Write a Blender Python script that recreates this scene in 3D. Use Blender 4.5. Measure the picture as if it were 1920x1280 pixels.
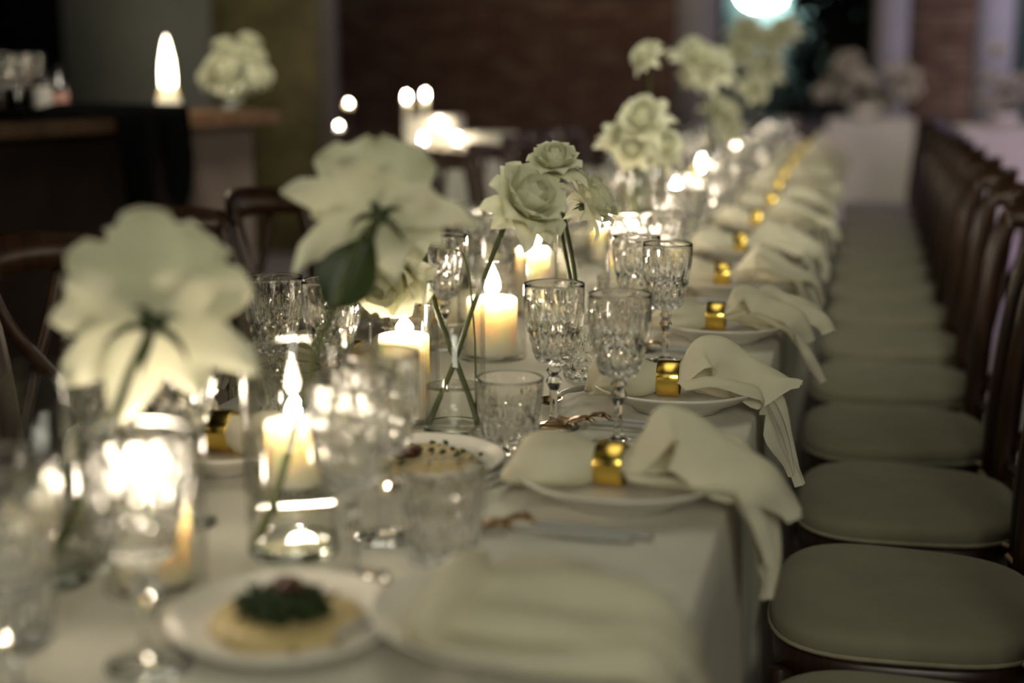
import bpy, math, random
from mathutils import Vector, Matrix
PI = math.pi
sc = bpy.context.scene
for o in list(bpy.data.objects): bpy.data.objects.remove(o)
COL = sc.collection

# ------------------------------------------------------------------ camera
F, CH = 2667.0, 1.21
TH = math.atan(520/F); PS = math.atan(665*math.cos(TH)/F)
FW = Vector((-math.sin(PS)*math.cos(TH), math.cos(PS)*math.cos(TH), -math.sin(TH)))
RT = Vector((math.cos(PS), math.sin(PS), 0)); UP = RT.cross(FW); CAM = Vector((0, 0, CH))
cd = bpy.data.cameras.new('camera'); cam = bpy.data.objects.new('camera', cd); COL.objects.link(cam)
cam.location = CAM; cam.rotation_euler = (PI/2-TH, 0, PS)
cd.sensor_width = 36; cd.lens = F/1920*36; cd.clip_start = .05; cd.clip_end = 200
cd.dof.use_dof = True; cd.dof.focus_distance = 2.02; cd.dof.aperture_fstop = 1.65; cd.dof.aperture_blades = 0
sc.camera = cam
# ------------------------------------------------------------------ world, lights, exposure
w = bpy.data.worlds.new('world'); sc.world = w; w.use_nodes = True
w.node_tree.nodes['Background'].inputs[0].default_value = (.55, .6, .5, 1)
w.node_tree.nodes['Background'].inputs[1].default_value = .01
sc.view_settings.view_transform = 'Standard'; sc.view_settings.look = 'None'
sc.view_settings.exposure = 0; sc.view_settings.gamma = 1; sc.view_settings.use_curve_mapping = False
def area(name, loc, size, power, col, target=None, spread=PI):
    l = bpy.data.lights.new(name, 'AREA'); l.shape = 'RECTANGLE'; l.size, l.size_y = size
    l.energy = power; l.color = col; l.spread = spread
    o = bpy.data.objects.new(name, l); COL.objects.link(o); o.location = loc
    if target is not None:
        o.rotation_euler = (Vector(target)-Vector(loc)).to_track_quat('-Z', 'Y').to_euler()
    return o
area('ceiling_light', (-.35, 3.6, 2.75), (.7, 7.6), 7.5, (1, .95, .73), spread=1.5)
area('front_fill', (1.0, -2.4, 2.4), (1.6, 1.2), 14, (1, .98, .80), target=(-.3, 3.2, .9), spread=1.5)  # unseen front fill behind the camera, added to brighten rose fronts and cloth
area('pink_uplight', (2.7, 9.0, 2.3), (.5, 2.5), 45, (.86, .66, .95), target=(.9, 9.5, .3), spread=2.2)
area('violet_uplight', (2.6, 12.4, 2.6), (1.2, .4), 45, (.80, .72, .95), target=(2.2, 14.8, 1.4), spread=2.2)
area('brick_fill', (-2.9, 12.8, 3.0), (2.6, .3), 13, (1, .78, .55), target=(-2.6, 15, 1.5), spread=2.6)  # added warm fill on the bricks behind the candles, no fixture there
area('partition_fill', (-3.6, 5.6, 3.1), (1.2, 1.2), 20, (1, .93, .72), target=(-3.6, 8.0, 1.5), spread=2.2)  # fill added to lift the dark left partition and panel
area('far_rose_fill', (.5, 1.6, 2.95), (.5, .5), 8.5, (1, .97, .80), target=(-.45, 5.4, 1.0), spread=1.1)  # second front fill, added to brighten the roses farther down the table
area('bouquet_fill', (-2.0, 3.5, 2.3), (.3, .3), 5, (1, .93, .75), target=(-2.2, 4.4, 1.1), spread=1.3)  # no pendant hangs here; small fill added to brighten the bouquet
area('far_table_fill', (1.2, 11.4, 3.1), (2.4, .6), 14, (1, .88, .74), target=(.9, 12.9, .8), spread=2.0)  # weak warm fill added over the far table and its flowers
cy = sc.cycles
cy.max_bounces = 16; cy.transmission_bounces = 14; cy.transparent_max_bounces = 24
cy.glossy_bounces = 6; cy.diffuse_bounces = 3; cy.sample_clamp_indirect = 25.0; cy.blur_glossy = .3

# ------------------------------------------------------------------ pixel rays to places
def ray(px, py): return FW*F + RT*(px-960) - UP*(py-640)
def at(px, py, h):
    d = ray(px, py); return CAM + d*((h-CH)/d.z)
def atX(px, py, X):
    d = ray(px, py); return CAM + d*(X/d.x)
def atY(px, py, Y):
    d = ray(px, py); return CAM + d*(Y/d.y)
def atz(px, py, z): return CAM + ray(px, py)*(z/F)

# ------------------------------------------------------------------ materials
MATS = {}
def nodes_of(name):
    m = bpy.data.materials.new(name); m.use_nodes = True; MATS[name] = m
    nt = m.node_tree; return m, nt, nt.nodes['Principled BSDF']
def ramp_noise(nt, scale, c1, c2, detail=4, rough=.6, coord='Object', lo=.3, hi=.7):
    tc = nt.nodes.new('ShaderNodeTexCoord'); n = nt.nodes.new('ShaderNodeTexNoise')
    n.inputs['Scale'].default_value = scale; n.inputs['Detail'].default_value = detail; n.inputs['Roughness'].default_value = rough
    nt.links.new(tc.outputs[coord], n.inputs['Vector'])
    r = nt.nodes.new('ShaderNodeValToRGB')
    r.color_ramp.elements[0].position = lo; r.color_ramp.elements[1].position = hi
    r.color_ramp.elements[0].color = (*c1, 1); r.color_ramp.elements[1].color = (*c2, 1)
    nt.links.new(n.outputs['Fac'], r.inputs['Fac']); return n, r
def bump(nt, b, src, strength, dist=.002):
    bp = nt.nodes.new('ShaderNodeBump'); bp.inputs['Strength'].default_value = strength; bp.inputs['Distance'].default_value = dist
    nt.links.new(src, bp.inputs['Height']); nt.links.new(bp.outputs['Normal'], b.inputs['Normal'])
def mat(name, c1, c2=None, scale=20, rough=.6, metal=0, bumpk=0, bscale=None, spec=.4, sss=0, sheen=0, coord='Object', lo=.3, hi=.7, dist=.002):
    m, nt, b = nodes_of(name)
    b.inputs['Roughness'].default_value = rough; b.inputs['Metallic'].default_value = metal
    b.inputs['Specular IOR Level'].default_value = spec
    n, r = ramp_noise(nt, scale, c1, c2 or c1, coord=coord, lo=lo, hi=hi)
    nt.links.new(r.outputs['Color'], b.inputs['Base Color'])
    if sss:
        b.inputs['Subsurface Weight'].default_value = sss; b.inputs['Subsurface Radius'].default_value = (1, .8, .6)
        b.inputs['Subsurface Scale'].default_value = .05
    if sheen: b.inputs['Sheen Weight'].default_value = sheen
    if bumpk:
        n2 = nt.nodes.new('ShaderNodeTexNoise'); n2.inputs['Scale'].default_value = bscale or scale*4; n2.inputs['Detail'].default_value = 3
        tc = nt.nodes.new('ShaderNodeTexCoord'); nt.links.new(tc.outputs[coord], n2.inputs['Vector'])
        bump(nt, b, n2.outputs['Fac'], bumpk, dist)
    return m
def thin_cloth(name, c1, c2, trans=.35, scale=30):
    m = mat(name, c1, c2, scale=scale, rough=.85, spec=.15, bumpk=.25, bscale=900, dist=.0006)
    nt = m.node_tree; out = nt.nodes['Material Output']; b = nt.nodes['Principled BSDF']
    t = nt.nodes.new('ShaderNodeBsdfTranslucent'); mx = nt.nodes.new('ShaderNodeMixShader'); mx.inputs[0].default_value = trans
    src = b.inputs['Base Color'].links[0].from_socket; nt.links.new(src, t.inputs['Color'])
    nt.links.new(b.outputs[0], mx.inputs[1]); nt.links.new(t.outputs[0], mx.inputs[2]); nt.links.new(mx.outputs[0], out.inputs[0])
    return m
def glass(name, col=(1, 1, 1), ior=1.5, rough=0):
    m = bpy.data.materials.new(name); m.use_nodes = True; nt = m.node_tree; nt.nodes.clear()
    o = nt.nodes.new('ShaderNodeOutputMaterial'); g = nt.nodes.new('ShaderNodeBsdfGlass')
    g.inputs['Color'].default_value = (*col, 1); g.inputs['IOR'].default_value = ior; g.inputs['Roughness'].default_value = rough
    nt.links.new(g.outputs[0], o.inputs[0]); MATS[name] = m; return m
def thin_glass(name, tint=(.985, .986, .98), base=.03):
    m = bpy.data.materials.new(name); m.use_nodes = True; nt = m.node_tree; nt.nodes.clear()
    o = nt.nodes.new('ShaderNodeOutputMaterial'); t = nt.nodes.new('ShaderNodeBsdfTransparent'); g = nt.nodes.new('ShaderNodeBsdfGlossy')
    t.inputs[0].default_value = (*tint, 1); g.inputs['Roughness'].default_value = .02
    ge = nt.nodes.new('ShaderNodeNewGeometry'); dt = nt.nodes.new('ShaderNodeVectorMath'); dt.operation = 'DOT_PRODUCT'
    nt.links.new(ge.outputs['Normal'], dt.inputs[0]); nt.links.new(ge.outputs['Incoming'], dt.inputs[1])
    def mth(op, a, b=None):
        n = nt.nodes.new('ShaderNodeMath'); n.operation = op
        for i, v in enumerate((a, b)):
            if v is None: continue
            if isinstance(v, (int, float)): n.inputs[i].default_value = v
            else: nt.links.new(v, n.inputs[i])
        return n.outputs[0]
    c = mth('ABSOLUTE', dt.outputs['Value']); p5 = mth('POWER', mth('SUBTRACT', 1.0, c), 4.2)
    fr = mth('ADD', mth('MULTIPLY', p5, .9), .04)      # Schlick reflectance of a thin pane, same from both sides
    mx = nt.nodes.new('ShaderNodeMixShader'); nt.links.new(fr, mx.inputs[0])
    nt.links.new(t.outputs[0], mx.inputs[1]); nt.links.new(g.outputs[0], mx.inputs[2]); nt.links.new(mx.outputs[0], o.inputs[0])
    MATS[name] = m; return m
def emit(name, col, s):
    m = bpy.data.materials.new(name); m.use_nodes = True; nt = m.node_tree; nt.nodes.clear()
    o = nt.nodes.new('ShaderNodeOutputMaterial'); e = nt.nodes.new('ShaderNodeEmission')
    e.inputs[0].default_value = (*col, 1); e.inputs[1].default_value = s
    nt.links.new(e.outputs[0], o.inputs[0]); MATS[name] = m; return m
def wood(name, c1, c2, rough=.35, scale=(3, 3, 30)):
    m, nt, b = nodes_of(name)
    tc = nt.nodes.new('ShaderNodeTexCoord'); mp = nt.nodes.new('ShaderNodeMapping'); mp.inputs['Scale'].default_value = (30, 30, 3)
    n = nt.nodes.new('ShaderNodeTexNoise'); n.inputs['Scale'].default_value = 2; n.inputs['Detail'].default_value = 6
    r = nt.nodes.new('ShaderNodeValToRGB'); r.color_ramp.elements[0].color = (*c1, 1); r.color_ramp.elements[1].color = (*c2, 1)
    r.color_ramp.elements[0].position = .35; r.color_ramp.elements[1].position = .7
    nt.links.new(tc.outputs['Object'], mp.inputs['Vector']); nt.links.new(mp.outputs[0], n.inputs['Vector'])
    nt.links.new(n.outputs['Fac'], r.inputs['Fac']); nt.links.new(r.outputs[0], b.inputs['Base Color'])
    b.inputs['Roughness'].default_value = rough; bump(nt, b, n.outputs['Fac'], .15, .001); return m
def brick_mat(name, c1, c2, c3):
    m, nt, b = nodes_of(name)
    oi = nt.nodes.new('ShaderNodeObjectInfo'); r = nt.nodes.new('ShaderNodeValToRGB')
    r.color_ramp.elements[0].color = (*c1, 1); r.color_ramp.elements[1].color = (*c2, 1)
    e = r.color_ramp.elements.new(.5); e.color = (*c3, 1)
    nt.links.new(oi.outputs['Random'], r.inputs['Fac'])
    n, r2 = ramp_noise(nt, 14, (.55, .55, .55), (1.2, 1.15, 1.1))
    mx = nt.nodes.new('ShaderNodeMix'); mx.data_type = 'RGBA'; mx.blend_type = 'MULTIPLY'; mx.inputs[0].default_value = 1
    nt.links.new(r.outputs[0], mx.inputs[6]); nt.links.new(r2.outputs[0], mx.inputs[7]); nt.links.new(mx.outputs[2], b.inputs['Base Color'])
    b.inputs['Roughness'].default_value = .9; bump(nt, b, n.outputs['Fac'], .5, .01); return m

M_CLOTH = mat('white_linen', (.60, .575, .49), (.66, .63, .54), scale=8, rough=.9, spec=.15, bumpk=.3, bscale=700, dist=.0006)
M_NAP = thin_cloth('cream_napkin_linen', (.76, .715, .55), (.82, .775, .61), .3)
M_BRASS = mat('polished_brass', (.72, .50, .10), (.78, .55, .13), scale=15, rough=.2, metal=1)
M_BRONZE = mat('brushed_brass', (.26, .165, .075), (.33, .21, .095), scale=40, rough=.3, metal=1)
M_SILVER = mat('satin_steel', (.55, .56, .55), (.62, .63, .62), scale=40, rough=.3, metal=1)
M_HANDLE = mat('pale_resin', (.30, .30, .28), (.37, .37, .34), scale=30, rough=.35)
M_PORC = mat('cream_porcelain', (.70, .66, .58), (.74, .70, .62), scale=6, rough=.25, spec=.5)
M_SEAT = mat('greige_fabric', (.185, .172, .12), (.22, .205, .145), scale=9, rough=.95, spec=.1, bumpk=.4, bscale=600, dist=.0008, sheen=.1)
M_PIPE = mat('greige_piping', (.24, .22, .15), (.28, .26, .18), scale=40, rough=.9)
M_CORD = mat('tan_cord', (.35, .26, .16), (.42, .32, .2), scale=60, rough=.9)
M_WOOD = wood('dark_walnut', (.022, .009, .004), (.055, .022, .009), .36)
M_BARWOOD = wood('bar_wood', (.12, .06, .03), (.22, .12, .06), .5)
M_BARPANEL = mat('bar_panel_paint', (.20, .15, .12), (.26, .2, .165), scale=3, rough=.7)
M_BARDARK = mat('bar_dark_wood', (.02, .012, .008), (.035, .02, .012), scale=4, rough=.7)  # dark brown wood for the bar front
M_BLACK = mat('black_cloth_doorway_dark', (.0025, .0025, .003), (.004, .004, .004), scale=30, rough=1, spec=0)  # also on the slab that stands in for the doorway's darkness
M_CRYSTAL = glass('cut_crystal', (1, 1, .995), 1.52)
M_THIN = thin_glass('clear_glass')
M_WATER = thin_glass('water', (.985, .99, .98))
M_BASEG = glass('thick_glass', (.985, .995, .98), 1.5)
M_WAX = mat('ivory_wax', (.86, .78, .62), (.90, .83, .68), scale=10, rough=.45, sss=.9)
M_WICK = mat('charred_wick', (.02, .015, .01), rough=.9)
M_FLAME = emit('candle_flame', (1, .85, .66), 170)
M_PETAL = thin_cloth('ivory_petal', (.82, .82, .60), (.89, .88, .70), .3, scale=25)
M_PETAL2 = thin_cloth('blush_petal', (.62, .58, .47), (.72, .67, .56), .3, scale=25)
M_STEM = mat('green_stem', (.045, .06, .014), (.085, .10, .028), scale=40, rough=.5)
M_LEAF = mat('dark_leaf', (.02, .034, .007), (.04, .055, .014), scale=30, rough=.45, bumpk=.3, bscale=60)
M_HUMMUS = mat('hummus', (.42, .32, .13), (.52, .40, .19), scale=30, rough=.6, bumpk=.5, bscale=60)
M_HERB = mat('chopped_herbs', (.012, .022, .004), (.03, .05, .01), scale=60, rough=.7)
M_TOMATO = mat('roasted_tomato', (.04, .010, .004), (.07, .02, .008), scale=40, rough=.4)
M_FLOOR = mat('worn_concrete', (.30, .26, .25), (.38, .34, .33), scale=2, rough=.65)
M_CEIL = mat('dark_ceiling', (.05, .045, .04), (.07, .06, .055), scale=3, rough=.9)
M_MORTAR = mat('dark_mortar', (.06, .045, .035), (.09, .07, .055), scale=12, rough=.95)
M_BRICK = brick_mat('old_brick', (.085, .042, .027), (.17, .115, .075), (.115, .065, .04))
M_STONE = mat('mossy_stone', (.05, .043, .015), (.20, .165, .07), scale=3.2, rough=.95, bumpk=.6, bscale=9, dist=.02)
M_PLASTER = mat('grey_green_plaster', (.15, .155, .125), (.20, .20, .165), scale=1.5, rough=.9)
M_GREY = mat('grey_plaster', (.25, .24, .25), (.30, .29, .30), scale=2, rough=.9)
M_DARKW = mat('dark_plaster', (.06, .05, .045), (.09, .075, .065), scale=2, rough=.95)
M_TRIMW = mat('worn_brown_plaster', (.13, .11, .10), (.18, .155, .14), scale=2, rough=.9)
M_FRAME = mat('black_window_frame', (.015, .016, .018), rough=.5)
M_TEAL = mat('outdoor_render_wall', (.20, .27, .26), (.26, .34, .32), scale=3, rough=.9)
M_SHRUB = mat('night_shrub', (.003, .007, .005), (.007, .014, .008), scale=12, rough=.8)
M_BOTTLE = mat('dark_bottle_glass', (.02, .02, .02), rough=.08, spec=.8)
M_LABEL = mat('bottle_label', (.45, .42, .38), rough=.7)
M_LABEL2 = mat('pink_bottle_label', (.42, .22, .18), rough=.7)
M_LAMP = emit('globe_lamp_glow', (.78, 1, .98), 45)

# ------------------------------------------------------------------ object helpers
def mesh(name, verts, faces, m, parent=None, smooth=True, loc=None):
    me = bpy.data.meshes.new(name); me.from_pydata([tuple(v) for v in verts], [], faces); me.materials.append(m)
    if smooth is True: me.polygons.foreach_set('use_smooth', [True]*len(me.polygons))
    elif isinstance(smooth, list): me.polygons.foreach_set('use_smooth', smooth)
    me.update()
    o = bpy.data.objects.new(name, me); COL.objects.link(o)
    if parent is not None: o.parent = parent
    if loc is not None: o.location = loc
    return o
def tag(o, label, cat, group=None):
    o['label'] = label; o['category'] = cat
    if group: o['group'] = group
    return o
def struct(o): o['kind'] = 'structure'; return o
def thing(name, label, cat, loc=(0, 0, 0), rz=0, group=None):
    o = bpy.data.objects.new(name, None); COL.objects.link(o); o.location = loc; o.rotation_euler = (0, 0, rz)
    o.empty_display_size = .05
    return tag(o, label, cat, group)
def kids(o, table={}):
    return [c for c in o.children]
def dup(root, loc, rz=0, label=None, group=None):
    def cp(o, par):
        c = o.copy(); COL.objects.link(c)
        if par is not None: c.parent = par
        for ch in list(o.children): cp(ch, c)
        return c
    c = cp(root, None); c.location = loc; c.rotation_euler = (0, 0, rz)
    if label: c['label'] = label
    if group: c['group'] = group
    return c
def box(x0, x1, y0, y1, z0, z1, bev=0):
    if bev:
        b = bev; V = []; 
        for z, i in ((z0, b), (z0+b, 0), (z1-b, 0), (z1, b)):
            for x, y in ((x0+i+b*0, y0+i), (x1-i, y0+i), (x1-i, y1-i), (x0+i, y1-i)): V.append((x, y, z))
        Fc = [(3, 2, 1, 0), (12, 13, 14, 15)]
        for k in range(3):
            for j in range(4): Fc.append((k*4+j, k*4+(j+1) % 4, k*4+4+(j+1) % 4, k*4+4+j))
        return V, Fc
    V = [(x, y, z) for z in (z0, z1) for x, y in ((x0, y0), (x1, y0), (x1, y1), (x0, y1))]
    return V, [(3, 2, 1, 0), (4, 5, 6, 7), (0, 1, 5, 4), (1, 2, 6, 5), (2, 3, 7, 6), (3, 0, 4, 7)]
def join(*parts):
    V, Fc = [], []
    for v, f in parts:
        n = len(V); V += list(v); Fc += [tuple(i+n for i in q) for q in f]
    return V, Fc
def lathe(prof, segs=32, mod=None, cap0=False, cap1=False):
    V, Fc = [], []
    for i, (r, z) in enumerate(prof):
        for j in range(segs):
            a = 2*PI*j/segs; rr = r*(mod(i, a, z) if mod else 1)
            V.append((rr*math.cos(a), rr*math.sin(a), z))
    for i in range(len(prof)-1):
        for j in range(segs):
            k = (j+1) % segs; Fc.append((i*segs+j, i*segs+k, (i+1)*segs+k, (i+1)*segs+j))
    if cap0: Fc.append(tuple(range(segs-1, -1, -1)))
    if cap1: n = (len(prof)-1)*segs; Fc.append(tuple(n+j for j in range(segs)))
    return V, Fc
def cat(P, n):
    P = [Vector(p) for p in P]; Q = [P[0]*2-P[1]] + P + [P[-1]*2-P[-2]]; out = []
    m = len(P)-1
    for k in range(n+1):
        t = k/n*m; i = min(int(t), m-1); u = t-i
        a, b, c, d = Q[i], Q[i+1], Q[i+2], Q[i+3]
        out.append(.5*((2*b)+(c-a)*u+(2*a-5*b+4*c-d)*u*u+(3*b-a-3*c+d)*u**3))
    return out
def lerp_list(L, t):
    x = t*(len(L)-1); i = min(int(x), len(L)-2); u = x-i; u = u*u*(3-2*u)
    return L[i]*(1-u)+L[i+1]*u
def tube(P, rad, segs=8, flat=None, ref=Vector((0, 0, 1)), closed=False):
    """rad float or list; flat: ratio for second axis"""
    P = [Vector(p) for p in P]; n = len(P); V, Fc = [], []
    prev = None
    for i, p in enumerate(P):
        if closed: t = (P[(i+1) % n]-P[i-1])
        else: t = P[min(i+1, n-1)]-P[max(i-1, 0)]
        t.normalize()
        if prev is None:
            a = ref-t*ref.dot(t)
            if a.length < 1e-3: a = Vector((1, 0, 0))-t*t.x
        else: a = prev-t*prev.dot(t)
        a.normalize(); b = t.cross(a); prev = a
        r = rad if not isinstance(rad, (list, tuple)) else lerp_list(list(rad), i/(n-1))
        for j in range(segs):
            g = 2*PI*(j+.5)/segs; V.append(p+a*(r*math.cos(g))+b*(r*(flat or 1)*math.sin(g)))
    m = n if closed else n-1
    for i in range(m):
        for j in range(segs):
            k = (j+1) % segs; i2 = (i+1) % n
            Fc.append((i*segs+j, i*segs+k, i2*segs+k, i2*segs+j))
    if not closed: Fc += [tuple(range(segs-1, -1, -1)), tuple((n-1)*segs+j for j in range(segs))]
    return V, Fc
def grid_faces(nu, nv): return [(i*nv+j, (i+1)*nv+j, (i+1)*nv+j+1, i*nv+j+1) for i in range(nu-1) for j in range(nv-1)]
ORD = ['first', 'second', 'third', 'fourth', 'fifth', 'sixth', 'seventh', 'eighth', 'ninth', 'tenth', 'eleventh', 'twelfth', 'thirteenth', 'fourteenth', 'fifteenth', 'sixteenth']

# ================================================================== SETTING
struct(mesh('floor', *box(-9, 4, -3, 15.5, -.1, 0), M_FLOOR))
struct(mesh('ceiling', *box(-9, 4, -3, 15.5, 3.3, 3.4), M_CEIL))
struct(mesh('wall_front', *box(-9, 4, -3.1, -3, 0, 3.3), M_DARKW))
struct(mesh('wall_right', *box(3.9, 4, -3, 15.5, 0, 3.3), M_DARKW))
struct(mesh('wall_left', *box(-9.1, -9, -3, 15.5, 0, 3.3), M_DARKW))
YB = 15.0
def xb(px, Y=YB): return atY(px, 120, Y).x
def zb(py, px=1500, Y=YB): return atY(px, py, Y).z
# back wall in pieces around two windows: brick field | plaster reveal | window | reveal | brick pier | window
wl, w1a, w1b, pr0, pr1, w2b = xb(300), xb(1345), xb(1637), xb(1700), xb(1828), 3.9
rev0 = xb(1268); sill = zb(235)
back = struct(mesh('wall_back', *box(wl-3, rev0, YB, YB+.3, 0, 3.3), M_MORTAR))
pier = struct(mesh('wall_pier', *box(pr0, pr1, YB, YB+.3, 0, 3.3), M_MORTAR))
struct(mesh('trim_1', *box(rev0, w1a, YB-.06, YB+.35, 0, 3.3), M_GREY))
struct(mesh('trim_2', *box(w1b, pr0, YB-.06, YB+.35, 0, 3.3), M_GREY))
struct(mesh('wall_sill', *join(box(w1a, w1b, YB, YB+.3, 0, sill), box(pr1, 3.9, YB, YB+.3, 0, sill)), M_DARKW))
struct(mesh('trim_3', *box(pr1, xb(1897), YB-.04, YB+.3, 0, 3.3), M_GREY))
rnd = random.Random(5)
BW, BH = .245, .088
bm = [bpy.data.meshes.new('brick_%s' % n) for n in ('plain', 'worn', 'chipped')]
for k, me in enumerate(bm):
    v, f = box(-BW/2+.007, BW/2-.007, -.022-.006*k, .02, -BH/2+.007, BH/2-.007, .005)
    me.from_pydata([(a+rnd.uniform(-.003, .003), b, c+rnd.uniform(-.003, .003)) for a, b, c in v], [], f); me.materials.append(M_BRICK)
def bricks(parent, x0, x1, z0, z1, Y, limit):
    n = 0; row = 0; z = z1
    while z > z0:
        x = x0 + (BW/2 if row % 2 else 0)
        while x + BW/2 < x1+.01 and n < limit:
            o = bpy.data.objects.new('brick', rnd.choice(bm)); COL.objects.link(o); o.parent = parent
            o.location = (x+BW/2 if row % 2 == 0 else x+BW/2, Y+rnd.uniform(-.006, .006), z-BH/2)
            if o.location.x + BW/2 > x1: o.location.x = x1-BW/2
            n += 1; x += BW
        z -= BH; row += 1
bricks(back, xb(618), rev0, zb(300), zb(-8), YB, 300)
bricks(pier, pr0, pr1, zb(240), zb(-8), YB, 120)
# windows
def window(name, x0, x1):
    fr = struct(mesh(name, *join(box(x0, x0+.05, YB+.12, YB+.2, sill, 3.2), box(x1-.05, x1, YB+.12, YB+.2, sill, 3.2),
        box(x0, x1, YB+.12, YB+.2, sill, sill+.06), box(x0, x1, YB+.12, YB+.2, 3.14, 3.2)), M_FRAME))
    mesh('pane', *box(x0+.04, x1-.04, YB+.155, YB+.163, sill+.05, 3.15), M_THIN, fr, smooth=False)
window('window_1', w1a, w1b); window('window_2', xb(1897), 3.9)
struct(mesh('wall_courtyard', *box(-3, 8, 20, 20.2, -.2, 6), M_TEAL))
struct(mesh('floor_courtyard', *box(-3, 8, 15.5, 20, -.25, -.1), M_DARKW))
gp = atY(1430, -14, 19.45)
gl = thing('globe_lamp', 'glowing pale cyan globe lamp outside the dark window', 'lamp', gp)
mesh('globe', *lathe([(.001, -.22)]+[(.32*math.sin(a*PI/12), -.22*math.cos(a*PI/12)) for a in range(1, 12)]+[(.001, .22)], 24), M_LAMP, gl)
mesh('bracket', *tube([(0, 0, .2), (0, .1, .3), (0, .36, .34)], .02), M_FRAME, gl)
def shrub(name, label, loc, r, h, n=160, seed=1, m=M_SHRUB):
    rr = random.Random(seed); V, Fc = [], []
    for i in range(n):
        a = rr.uniform(0, 2*PI); z = rr.uniform(.05, 1); q = r*math.sqrt(rr.random())*(1-.5*abs(z-.5))
        c = Vector((q*math.cos(a), q*math.sin(a), z*h)); d = Vector((rr.gauss(0, 1), rr.gauss(0, 1), rr.gauss(.3, 1))).normalized()
        s = d.orthogonal().normalized()*.05; L = .22; k = len(V)
        V += [c, c+d*L*.5+s, c+d*L, c+d*L*.5-s]; Fc.append((k, k+1, k+2, k+3))
    t = thing(name, label, 'shrub', loc); f = mesh('foliage', V, Fc, m, t, smooth=False); f['kind'] = 'stuff'
    mesh('trunk', *tube([(0, 0, 0), (.02, 0, h*.5), (0, .02, h*.9)], [.05, .02]), M_WOOD, t)
p = atY(1580, 150, 17.5); shrub('garden_shrub', 'dark leafy shrub outside the lit window', (p.x, 17.5, -.1), .70, 3.0, 2600, 3)

# left: stone partition, plaster panel, doorway darkness as a black slab
YL = 8.6
def xl(px, Y=YL): return atY(px, 120, Y).x
struct(mesh('wall_partition', *box(xl(395), xl(605), YL, YL+.05, 0, 3.3), M_STONE))
struct(mesh('trim_4', *box(xl(600), xl(630), YL-.03, YL+.06, 0, 3.3), M_TRIMW))
struct(mesh('wall_panel', *box(xl(128), xl(400), YL-.05, YL+.2, 0, 3.3), M_PLASTER))
struct(mesh('doorway_dark_slab', *box(xl(-400), xl(128), YL+.15, YL+.3, 0, 3.3), M_BLACK))  # black slab painted in place of the dark inside the doorway

# ================================================================== TABLE
TX0, TX1, TY0, TY1, TZ = -.86, -.13, .10, 8.75, .74
tbl = thing('banquet_table', 'long banquet table hidden under the white tablecloth', 'table', ((TX0+TX1)/2, 4.4, 0))
hx = (TX1-TX0)/2-.02; hy = (TY1-TY0)/2-.02
mesh('tabletop', *box(-hx, hx, -hy, hy, .705, .735, .004), M_BARWOOD, tbl)
for x in (-hx+.06, hx-.06):
    for y in (-hy+.1, 0, hy-.1): mesh('leg', *box(x-.025, x+.025, y-.025, y+.025, 0, .705), M_BARWOOD, tbl)
def tablecloth(name, label, x0, x1, y0, y1, z, drop, seed, m, amp=.012, dy=.05):
    rr = random.Random(seed); ph = [rr.uniform(0, 6.3) for _ in range(4)]
    # cross-section path across x with rounded edges; y stations
    sec = []
    for k in range(9): sec.append(('L', k/8))
    for k in range(25): sec.append(('T', k/24))
    for k in range(9): sec.append(('R', 1-k/8))
    ny = max(8, int((y1-y0)/dy)); V = []
    for i in range(ny+1):
        y = y0+(y1-y0)*i/ny
        for kind, t in sec:
            if kind == 'T': V.append((x0+(x1-x0)*t, y, z+.0008*math.sin(y*5+t*9)))
            else:
                d = (1-t)*drop; s = -1 if kind == 'L' else 1; xe = x0 if s < 0 else x1
                wv = amp*min(1, d/drop*1.6)*(.6*math.sin(y*9+ph[0])+.5*math.sin(y*17+ph[1]+2*math.sin(y*2))+.3*math.sin(y*31+ph[2]))
                V.append((xe+s*(.004+.012*(d/drop))+wv*.8, y, z-.003-d if d else z-.003))
    Fc = grid_faces(ny+1, len(sec)); n = len(sec)
    for end, i in ((y0, 0), (y1, ny)):      # hanging end panels
        b = len(V); s = -1 if i == 0 else 1
        for k in range(25):
            x = x0+(x1-x0)*k/24
            for q in range(6):
                d = drop*q/5; V.append((x, end+s*(.004+.01*q/5)+s*amp*.7*q/5*math.sin(x*14+ph[3]), z-.001-d))
        Fc += [tuple(b+a for a in q) for q in grid_faces(25, 6)]
    return tag(mesh(name, V, Fc, m), label, 'tablecloth')
tablecloth('tablecloth', 'white linen tablecloth on the long set banquet table in front', TX0, TX1, TY0, TY1, TZ, .66, 2, M_CLOTH)

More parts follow.
